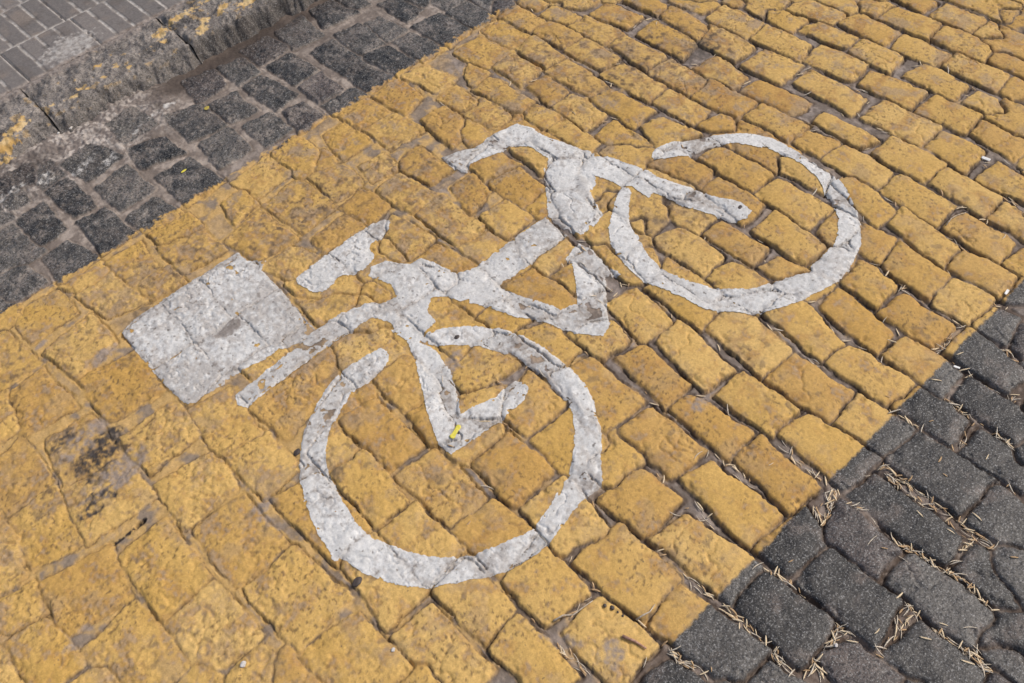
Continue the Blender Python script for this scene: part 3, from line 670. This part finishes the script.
def paint_part(name, polys, parent, order):
    hs = HF / 2
    polys = [chaikin(p) if name in ('rear_wheel', 'front_wheel', 'saddle') else p for p in polys]
    lo = np.min([p.min(0) for p in polys], 0) - .02; hi = np.max([p.max(0) for p in polys], 0) + .02
    i0, j0 = np.floor((lo - [BX0, BY0]) / hs).astype(int); i1, j1 = np.ceil((hi - [BX0, BY0]) / hs).astype(int)
    A, B = np.meshgrid(BX0 + np.arange(i0, i1) * hs, BY0 + np.arange(j0, j1) * hs, indexing='ij')
    S = np.max([poly_sdf(A, B, p) for p in polys], 0)
    S = S + .0022 * fbm(A, B, 45, 3, 51) + .0014 * fbm(A, B, 170, 2, 52)
    d = bilin(D, A, B); dp = bilin(dep, A, B)
    # paint never reached the bottom of the open joints
    gap = np.exp(-((d + .0024) / .0013) ** 2) * sstep(-.05, .25, fbm(A, B, 14, 2, 53) - .05) + sstep(-.006, -.010, d) * sstep(.25, .45, fbm(A, B, 30, 3, 76))
    S = np.where(gap > .5, np.minimum(S, -.0008), S)
    # flakes gone
    fl = fbm(A, B, 48, 3, 54) + .35 * fbm(A, B, 10, 2, 55) - .25 * sstep(0, .012, S)
    lim = .66 if name in ('saddle', 'frame', 'carrier_box', 'rear_stay') else .80
    S = np.where(fl > lim, np.minimum(S, (lim - fl) * .02), S)
    gx, gy = np.gradient(S, hs)
    cen = (S[:-1, :-1] + S[1:, :-1] + S[1:, 1:] + S[:-1, 1:]) / 4
    keep = cen > 0
    # slide the border vertices onto the paint edge
    cnt = np.zeros(S.shape); full = np.zeros(S.shape)
    for di in (0, 1):
        for dj in (0, 1):
            cnt[di:di + keep.shape[0], dj:dj + keep.shape[1]] += keep
    border = (cnt > 0) & (cnt < 4)
    g2 = gx * gx + gy * gy + 1e-6
    st = np.clip(-S / g2, -.0009, .0009) * border
    A2 = A + st * gx * (np.abs(gx) < 6); B2 = B + st * gy * (np.abs(gy) < 6)
    A2 = np.clip(A2, A - hs * .48, A + hs * .48); B2 = np.clip(B2, B - hs * .48, B + hs * .48)
    Z = bilin(H, A2, B2) + .0009 + .00006 * order
    nm = fbm(A, B, 22, 3, 56); nf = fbm(A, B, 80, 3, 57); nb = fbm(A, B, 6, 2, 58)
    one = np.ones(A.shape + (3,))
    white = mix(one * lin(188, 187, 184), one * lin(212, 211, 208), np.clip(.5 + .5 * nm, 0, 1))
    ca = bilin(s_tone[ID].astype(float), A, B)
    rimw = 1 - sstep(.0, .010, d + .004 * nm)
    old = np.clip(.45 * rimw + sstep(.0, 1.0, nm * .5 + .6 * nf + .5 * nb + (.62 if name == 'carrier_box' else .12)), 0, 1)
    if name in ('saddle', 'frame'): old = np.clip(old + .14, 0, 1)
    if name in ('front_wheel',): old = old * .75
    white = mix(white, one * lin(160, 154, 148), old * .8)
    scuff = sstep(.5, .95, fbm(A, B, 95, 3, 59) * .8 + .35 * nm + .3 * rimw + (.08 if name in ('carrier_box', 'saddle') else 0))
    white = mix(white, one * lin(122, 114, 106), scuff * .7)
    white = mix(white, one * lin(150, 141, 132), (1 - sstep(-.0035, .000, d)) * (.25 + .3 * dp) * sstep(-.4, .4, nf + nm))
    if name == 'carrier_box':
        m = 1 - sstep(.6, 1.1, blob(A, B, .405, 1.475, .045, .014, .05, 2.2)); white = mix(white, one * lin(116, 106, 98), m * .8)
    if name == 'saddle':
        m = 1 - sstep(.6, 1.2, blob(A, B, .60, 1.36, .035, .016, .15, 1.2)); white = mix(white, one * lin(112, 104, 96), m * .8)
    if name == 'rear_wheel':
        m = 1 - sstep(.6, 1.2, blob(A, B, .705, .93, .05, .010, -.9, 1.2)); white = mix(white, one * lin(100, 92, 86), m * .7)
    white = mix(white, one * lin(96, 89, 82), sstep(.72, .95, fbm(A, B, 75, 2, 60)) * .8)
    return grid_mesh(name, A2, B2, Z, keep, M_WHITE, np.clip(white, .01, .9), np.zeros(A.shape), parent)


bike = bpy.data.objects.new('bicycle_marking', None); C.objects.link(bike)
bike.location = (.78, 1.05, 0); bike.empty_display_size = .3
tag(bike, 'worn white bicycle symbol with a square rear box, painted on the yellow cobbles', 'road marking')
bpy.context.view_layer.update()
for k, (nm, polys) in enumerate(MARKING.items()):
    o = paint_part(nm, [parse(p) for p in polys], bike, k)
    o.matrix_parent_inverse = bike.matrix_world.inverted()
    if nm == 'carrier_box': o['label'] = 'solid white square box, greyed and scuffed'

# ---------------------------------------------------------------- litter
M_STRAW = [plain('straw_pale', lin(196, 172, 136), lin(222, 204, 172), 500), plain('straw_tan', lin(156, 126, 92), lin(192, 162, 122), 500), plain('straw_grey', lin(212, 202, 184), lin(176, 162, 142), 500)]


def sliver_mesh(L, W, bend, twist, mat, name):
    n = 7; co = []; f = []
    for i in range(n):
        t = i / (n - 1); s = t - .5
        w = W * (math.sin(math.pi * min(max(t, .04), .96)) ** .6) * .5
        x = s * L; y = bend * L * (s * s * 4 - .5); z = .0006 + .0015 * (s * s * 4) * twist
        for a in range(4):
            an = a * math.pi / 2
            co.append((x, y + w * math.cos(an), z + w * .55 * math.sin(an)))
    for i in range(n - 1):
        for a in range(4):
            f.append((i * 4 + a, i * 4 + (a + 1) % 4, i * 4 + 4 + (a + 1) % 4, i * 4 + 4 + a))
    f.append((3, 2, 1, 0)); f.append(tuple((n - 1) * 4 + a for a in range(4)))
    me = bpy.data.meshes.new(name); me.from_pydata(co, [], f); me.update()
    for p in me.polygons: p.use_smooth = True
    me.materials.append(mat)
    return me


SLIV = [sliver_mesh(.018, .0033, .02, .2, M_STRAW[0], 'dry_husk'), sliver_mesh(.014, .0036, .05, .5, M_STRAW[1], 'dry_husk'),
        sliver_mesh(.022, .0026, -.05, .3, M_STRAW[2], 'dry_husk'), sliver_mesh(.016, .0032, -.02, .6, M_STRAW[0], 'dry_husk'),
        sliver_mesh(.011, .0033, .02, .1, M_STRAW[1], 'dry_husk'), sliver_mesh(.024, .0019, .09, .4, M_STRAW[2], 'dry_husk')]
inside = poly_sdf(X, Y, VIEW) > .012
gDx, gDy = np.gradient(D, HF)
clump = sstep(-.25, .7, fbm(X, Y, 11, 2, 70))
U = X - Y
wt = sstep(-.0015, -.005, D) * inside
zone = np.where(Y < LANE0 - .012, 1.0 * sstep(1.75, 1.2, X), .0)
zone = np.maximum(zone, .24 * sstep(.32, .0, Y - LANE0) * sstep(.25, .45, X) * (Y > LANE0))
zone = np.maximum(zone, .55 * (1 - sstep(.5, 1.0, np.hypot(X - .40, Y - .43) / .09)))
zone = np.maximum(zone, .03 * sstep(-.6, .1, U))
wt = wt * (.15 + .85 * sstep(-.0115, -.006, D))
wt = wt * zone * (.25 + clump ** 1.3)
p = wt.ravel() / wt.sum()
pick = RNG.choice(p.size, 720, replace=False, p=p)
wt2 = inside * np.where(Y < LANE0, 1.0, .10 * sstep(-.9, .2, U)) * (D > 0)
p2 = wt2.ravel() / wt2.sum()
pick2 = RNG.choice(p2.size, 38, replace=False, p=p2)
items = []
for arr, injoint in ((pick, True), (pick2, False)):
    for q in arr:
        i, j = divmod(int(q), NY)
        ang = math.atan2(gDy[i, j], gDx[i, j]) + math.pi / 2 + (random.gauss(0, .45) if injoint else random.uniform(-2, 2))
        x, y = X[i, j] + random.uniform(-.001, .001), Y[i, j] + random.uniform(-.001, .001)
        # rest on the two ends of the sliver
        c, s = math.cos(ang) * .008, math.sin(ang) * .008
        za, zb = bilin(H, np.array([x - c]), np.array([y - s]))[0], bilin(H, np.array([x + c]), np.array([y + s]))[0]
        z = max((za + zb) / 2, H[i, j]) + random.uniform(.0003, .003 if injoint else .0006)
        pitch = -math.atan2(zb - za, .016) * .8
        items.append((math.hypot(x - 0.0, y), x, y, z, ang, pitch, injoint, random.randrange(6), random.uniform(.65, 1.25)))
items.sort(key=lambda t: t[0])
GRP = 'dry grass husks scattered over the setts'
for k, (r, x, y, z, ang, pitch, inj, v, sc) in enumerate(items[:300]):
    o = bpy.data.objects.new('dry_husk', SLIV[v]); C.objects.link(o)
    o.location = (x, y, z); o.rotation_euler = (random.uniform(-.5, .5), pitch, ang); o.scale = (sc, sc, sc)
    if y < LANE0:
        lab = 'dry straw coloured husk caught in a joint between dark grey setts' if inj else 'dry straw coloured husk lying on top of a dark grey sett'
    else:
        lab = 'dry straw coloured husk caught in a joint between yellow painted setts' if inj else 'dry straw coloured husk lying on top of a yellow painted sett'
    tag(o, lab, 'dry husk', GRP)
vs, fs, mi = [], [], []
from mathutils import Euler, Vector
for (r, x, y, z, ang, pitch, inj, v, sc) in items[300:]:
    me = SLIV[v]; R = Euler((random.uniform(-.5, .5), pitch, ang)).to_matrix(); b0 = len(vs)
    for q in me.vertices: vs.append(R @ (q.co * sc) + Vector((x, y, z)))
    for q in me.polygons: fs.append([b0 + a for a in q.vertices]); mi.append((0, 1, 2, 0, 1, 2)[v])
me = bpy.data.meshes.new('grass_litter'); me.from_pydata(vs, [], fs); me.update()
for m_ in M_STRAW: me.materials.append(m_)
me.polygons.foreach_set('material_index', np.array(mi, np.int32))
me.polygons.foreach_set('use_smooth', np.ones(len(mi), bool))
o = bpy.data.objects.new('grass_litter', me); C.objects.link(o)
tag(o, 'thin scatter of dry grass husks in the joints of the farther setts', 'dry litter', kind='stuff')


def gz(x, y, r=.004):
    a = np.array([x, x + r, x - r, x, x]); b = np.array([y, y, y, y + r, y - r])
    return float(bilin(H, a, b).max())


def flake(name, outline, thick, curl, mat, x, y, rot, label, cat, lift=.0012, tilt=(0, 0)):
    """a thin leaf or scrap with an outline, a thickness and a curl; rests on the setts"""
    n = len(outline); co = []; f = []
    sub = 5
    pts = [(0.0, 0.0)]
    for k in range(1, sub + 1):
        for (a, b) in outline: pts.append((a * k / sub, b * k / sub))
    zf = lambda a, b: curl * (a * a) * 40 + curl * .6 * math.sin(b * 300)
    for s in (0, 1):
        for (a, b) in pts: co.append((a, b, zf(a, b) + s * thick))
    T = len(pts)
    for s in (0, 1):
        o0 = s * T
        tri = []
        for i in range(n): tri.append((o0, o0 + 1 + i, o0 + 1 + (i + 1) % n))
        for k in range(1, sub):
            for i in range(n):
                a = o0 + 1 + (k - 1) * n; b_ = o0 + 1 + k * n
                tri.append((a + i, b_ + i, b_ + (i + 1) % n, a + (i + 1) % n))
        f += tri if s else [t[::-1] for t in tri]
    a = 1 + (sub - 1) * n
    for i in range(n): f.append((a + i, a + (i + 1) % n, T + a + (i + 1) % n, T + a + i))
    me = bpy.data.meshes.new(name); me.from_pydata(co, [], f); me.update()
    for p_ in me.polygons: p_.use_smooth = True
    me.materials.append(mat)
    o = bpy.data.objects.new(name, me); C.objects.link(o)
    o.location = (x, y, gz(x, y, .005) + lift); o.rotation_euler = (tilt[0], tilt[1], rot)
    return tag(o, label, cat)


M_YEL = plain('yellow_leaf', lin(196, 186, 58), lin(214, 200, 84), 200, .5)
M_GRN = plain('green_yellow_leaf', lin(138, 124, 48), lin(160, 142, 60), 250, .6)
M_WPAPER = plain('white_paper', lin(228, 228, 226), lin(214, 212, 206), 200, .7)
M_PINK = plain('brown_twig', lin(176, 138, 118), lin(150, 112, 92), 150, .8)
M_ROOT = plain('pale_root', lin(196, 184, 166), lin(158, 142, 122), 220, .8)
M_BLACK = plain('black_seed', lin(52, 44, 40), lin(74, 64, 58), 200, .6)
M_PEB = plain('pale_pebble', lin(206, 202, 198), lin(180, 174, 166), 150, .8)


def twig(name, pts, r, mat, label, cat='twig'):
    """a thin tapering stalk laid through points on the setts"""
    co, f = [], []
    P = [Vector((a, b, gz(a, b) + r * .9 + .0006)) for a, b in pts]
    for i, p_ in enumerate(P):
        d = (P[min(i + 1, len(P) - 1)] - P[max(i - 1, 0)]).normalized(); s = d.cross(Vector((0, 0, 1))).normalized(); u = s.cross(d)
        rr = r * (1 - .55 * i / (len(P) - 1)) * random.uniform(.85, 1.15)
        for a in range(6): co.append(p_ + (s * math.cos(a * math.pi / 3) + u * math.sin(a * math.pi / 3)) * rr)
    for i in range(len(P) - 1):
        for a in range(6): f.append((i * 6 + a, i * 6 + (a + 1) % 6, i * 6 + 6 + (a + 1) % 6, i * 6 + 6 + a))
    f.append(tuple(range(5, -1, -1))); f.append(tuple((len(P) - 1) * 6 + a for a in range(6)))
    me = bpy.data.meshes.new(name); me.from_pydata(co, [], f); me.update()
    for p_ in me.polygons: p_.use_smooth = True
    me.materials.append(mat)
    o = bpy.data.objects.new(name, me); C.objects.link(o)
    return tag(o, label, cat)


def lump(name, x, y, rx, ry, rz, rot, mat, label, cat, seed=0):
    import bmesh
    bm = bmesh.new(); bmesh.ops.create_icosphere(bm, subdivisions=3, radius=1)
    for v in bm.verts:
        k = 1 + .22 * float(perlin(np.array([v.co.x * 1.7 + seed]), np.array([v.co.y * 1.7 + v.co.z * 2.1 + seed]))[0])
        v.co = Vector((v.co.x * rx * k, v.co.y * ry * k, v.co.z * rz * k))
    me = bpy.data.meshes.new(name); bm.to_mesh(me); bm.free()
    for p_ in me.polygons: p_.use_smooth = True
    me.materials.append(mat)
    o = bpy.data.objects.new(name, me); C.objects.link(o)
    o.location = (x, y, gz(x, y) + rz * .6); o.rotation_euler = (0, 0, rot)
    return tag(o, label, cat)


strip = [(.0165, .0035), (.013, .0052), (.004, .0040), (-.006, .0044), (-.013, .0062), (-.0165, .0030), (-.016, -.0035), (-.012, -.0055), (-.004, -.0038), (.006, -.0042), (.013, -.0050), (.017, -.002)]
oval = [(.011 * math.cos(a * math.pi / 6) * (1.25 if a == 0 else 1), .0055 * math.sin(a * math.pi / 6)) for a in range(12)]
quad = [(.0095, .0034), (.003, .0038), (-.004, .0034), (-.0095, .0036), (-.0100, -.003), (-.003, -.0038), (.005, -.0034), (.0098, -.0030)]
x, y = (0.566, 0.933)
flake('leaf_scrap', strip, .0005, .0006, M_YEL, x, y, .36, 'narrow bright yellow leaf scrap lying on the white bicycle stay', 'leaf', .0019, (.0, .03))
x, y = (0.777, 2.143)
flake('leaf_scrap', [(a * .75, b) for a, b in oval], .0004, .0010, M_GRN, x, y, .4, 'small curled green yellow leaf on a dusty gutter sett below the kerb', 'leaf', .002, (.1, .1))
x, y = (0.606, 1.978)
flake('leaf_scrap', [(a * .7, b * .5) for a, b in oval], .0004, .0008, M_YEL, x, y, .1, 'tiny pale yellow leaf sliver on a grey gutter sett next to the lane edge', 'leaf', .0016)
x, y = (1.883, 0.621)
flake('paper_scrap', quad, .0012, .0003, M_WPAPER, x, y, -1.45, 'small rectangular white paper scrap in the joint between yellow setts at far right', 'paper scrap', .003, (.15, 0))
x, y = (1.560, 0.383)
flake('paper_scrap', [(a * .75, b * .75) for a, b in quad], .0010, .0004, M_WPAPER, x, y, .1, 'white paper chip on the right edge where yellow paint meets dark setts', 'paper scrap', .002, (.1, 0))
x, y = (1.330, 0.352)
flake('paper_scrap', [(a * .6, b * .6) for a, b in quad], .0010, .0004, M_WPAPER, x, y, -1.3, 'tiny white paper chip on a small dark sett by the lane edge', 'paper scrap', .0016)
a = (0.493, 0.438); b = (0.505, 0.397)
twig('twig', [a, ((a[0] + b[0]) / 2 + .002, (a[1] + b[1]) / 2), b], .0032, M_PINK, 'short pinkish brown twig on the chipped yellow sett at the bottom')
tw = [(0.433, 0.537), (0.451, 0.532), (0.465, 0.522), (0.486, 0.518), (0.504, 0.515)]
twig('twig', tw, .0017, M_ROOT, 'long pale forked rootlet lying along a wide joint near the bottom')
twig('twig', [(0.465, 0.522), (0.476, 0.524), (0.487, 0.528)], .0012, M_ROOT, 'short pale side rootlet crossing the long rootlet near the bottom')
twig('twig', [(0.530, 0.442), (0.543, 0.438), (0.555, 0.434), (0.571, 0.437)], .0017, M_ROOT, 'pale dry stalk in the cross joint left of the half painted sett')
twig('twig', [(1.641, 0.570), (1.666, 0.573), (1.682, 0.569), (1.702, 0.560)], .0014, M_ROOT, 'pale bent stalk in a joint between far right yellow setts')
for k, (px, py, r) in enumerate(((0.512, 0.495, .0036), (0.518, 0.484, .0044), (0.519, 0.472, .0022), (0.520, 0.462, .0024))):
    x, y = px, py
    lump('seed', x, y, r, r * .8, r * .45, .9, M_BLACK, ('oval black seed at the left end of the row of four on a yellow sett', 'largest black seed, second in the row of four on a yellow sett', 'smallest black seed, third in the row of four on a yellow sett', 'black seed at the right end of the row of four on a yellow sett')[k], 'seed', k)
x, y = (0.245, 0.826)
lump('tar_blot', x, y, .011, .007, .0018, .3, M_BLACK, 'flat black tar blot on a yellow sett under the rear wheel ring', 'tar blot', 5)
x, y = (0.721, 1.105)
lump('tar_blot', x, y, .006, .005, .0012, .3, M_BLACK, 'round black tar spot on top of the white rear wheel ring', 'tar blot', 7)
x, y = (0.328, 1.120)
lump('tar_blot', x, y, .008, .006, .0015, .3, M_BLACK, 'black tar spot against the left side of the white rear wheel', 'tar blot', 8)
x, y = (1.395, 0.922)
lump('tar_blot', x, y, .007, .005, .0012, .3, M_BLACK, 'black tar spot at the tip of the white fork', 'tar blot', 9)
for px, py, r, lab in ((0.722, 0.189, .0035, 'small pale pebble in the joint beside a dark sett at the bottom'), (0.492, 2.337, .007, 'pale pebble in the rubble below the kerb'), (0.461, 2.343, .004, 'smaller pale stone chip in the rubble below the kerb'), (0.021, 0.844, .006, 'grey white pebble on a yellow sett at the bottom edge'), (0.213, 0.688, .004, 'white crumb beside a yellow sett near the bottom edge')):
    x, y = px, py
    lump('pebble', x, y, r, r * .8, r * .55, .4, M_PEB, lab, 'pebble', px * .1)


# ---------------------------------------------------------------- light, sky, camera
w = bpy.data.worlds.new('World'); bpy.context.scene.world = w; w.use_nodes = True
nt = w.node_tree; nt.nodes.clear()
sky = nt.nodes.new('ShaderNodeTexSky'); sky.sky_type = 'NISHITA'; sky.sun_disc = False
bg = nt.nodes.new('ShaderNodeBackground'); wo = nt.nodes.new('ShaderNodeOutputWorld')
nt.links.new(sky.outputs[0], bg.inputs[0]); nt.links.new(bg.outputs[0], wo.inputs[0])
bg.inputs[1].default_value = SKY
to_sun = Vector((math.cos(AZ) * math.cos(EL), math.sin(AZ) * math.cos(EL), math.sin(EL)))
sky.sun_elevation = EL; sky.sun_rotation = math.pi / 2 - AZ
sky.air_density = 1.0; sky.dust_density = 4.0; sky.ozone_density = .4
sl = bpy.data.lights.new('sun', 'SUN'); sl.energy = SUN; sl.angle = math.radians(SANG); sl.color = (1, .95, .88)
so = bpy.data.objects.new('sun', sl); C.objects.link(so)
so.rotation_euler = (-to_sun).to_track_quat('-Z', 'Y').to_euler(); so.location = to_sun * 8

cam = bpy.data.cameras.new('camera'); co_ = bpy.data.objects.new('camera', cam); C.objects.link(co_)
from mathutils import Matrix
Rm = Matrix(((0.72526628, 0.57055543, -0.385299), (-0.68427292, 0.53569767, -0.49477123), (-0.07589063, 0.62249056, 0.77893909)))
co_.matrix_world = Matrix.Translation((0, 0, 1.6)) @ Rm.to_4x4()
cam.sensor_fit = 'HORIZONTAL'; cam.sensor_width = 36; cam.lens = 1017.347 / 1024 * 36
cam.clip_start = .02; cam.clip_end = 2000
sc = bpy.context.scene; sc.camera = co_
vs_ = sc.view_settings; vs_.view_transform = 'Standard'; vs_.look = 'None'; vs_.gamma = 1; vs_.use_curve_mapping = False
vs_.exposure = EXPO
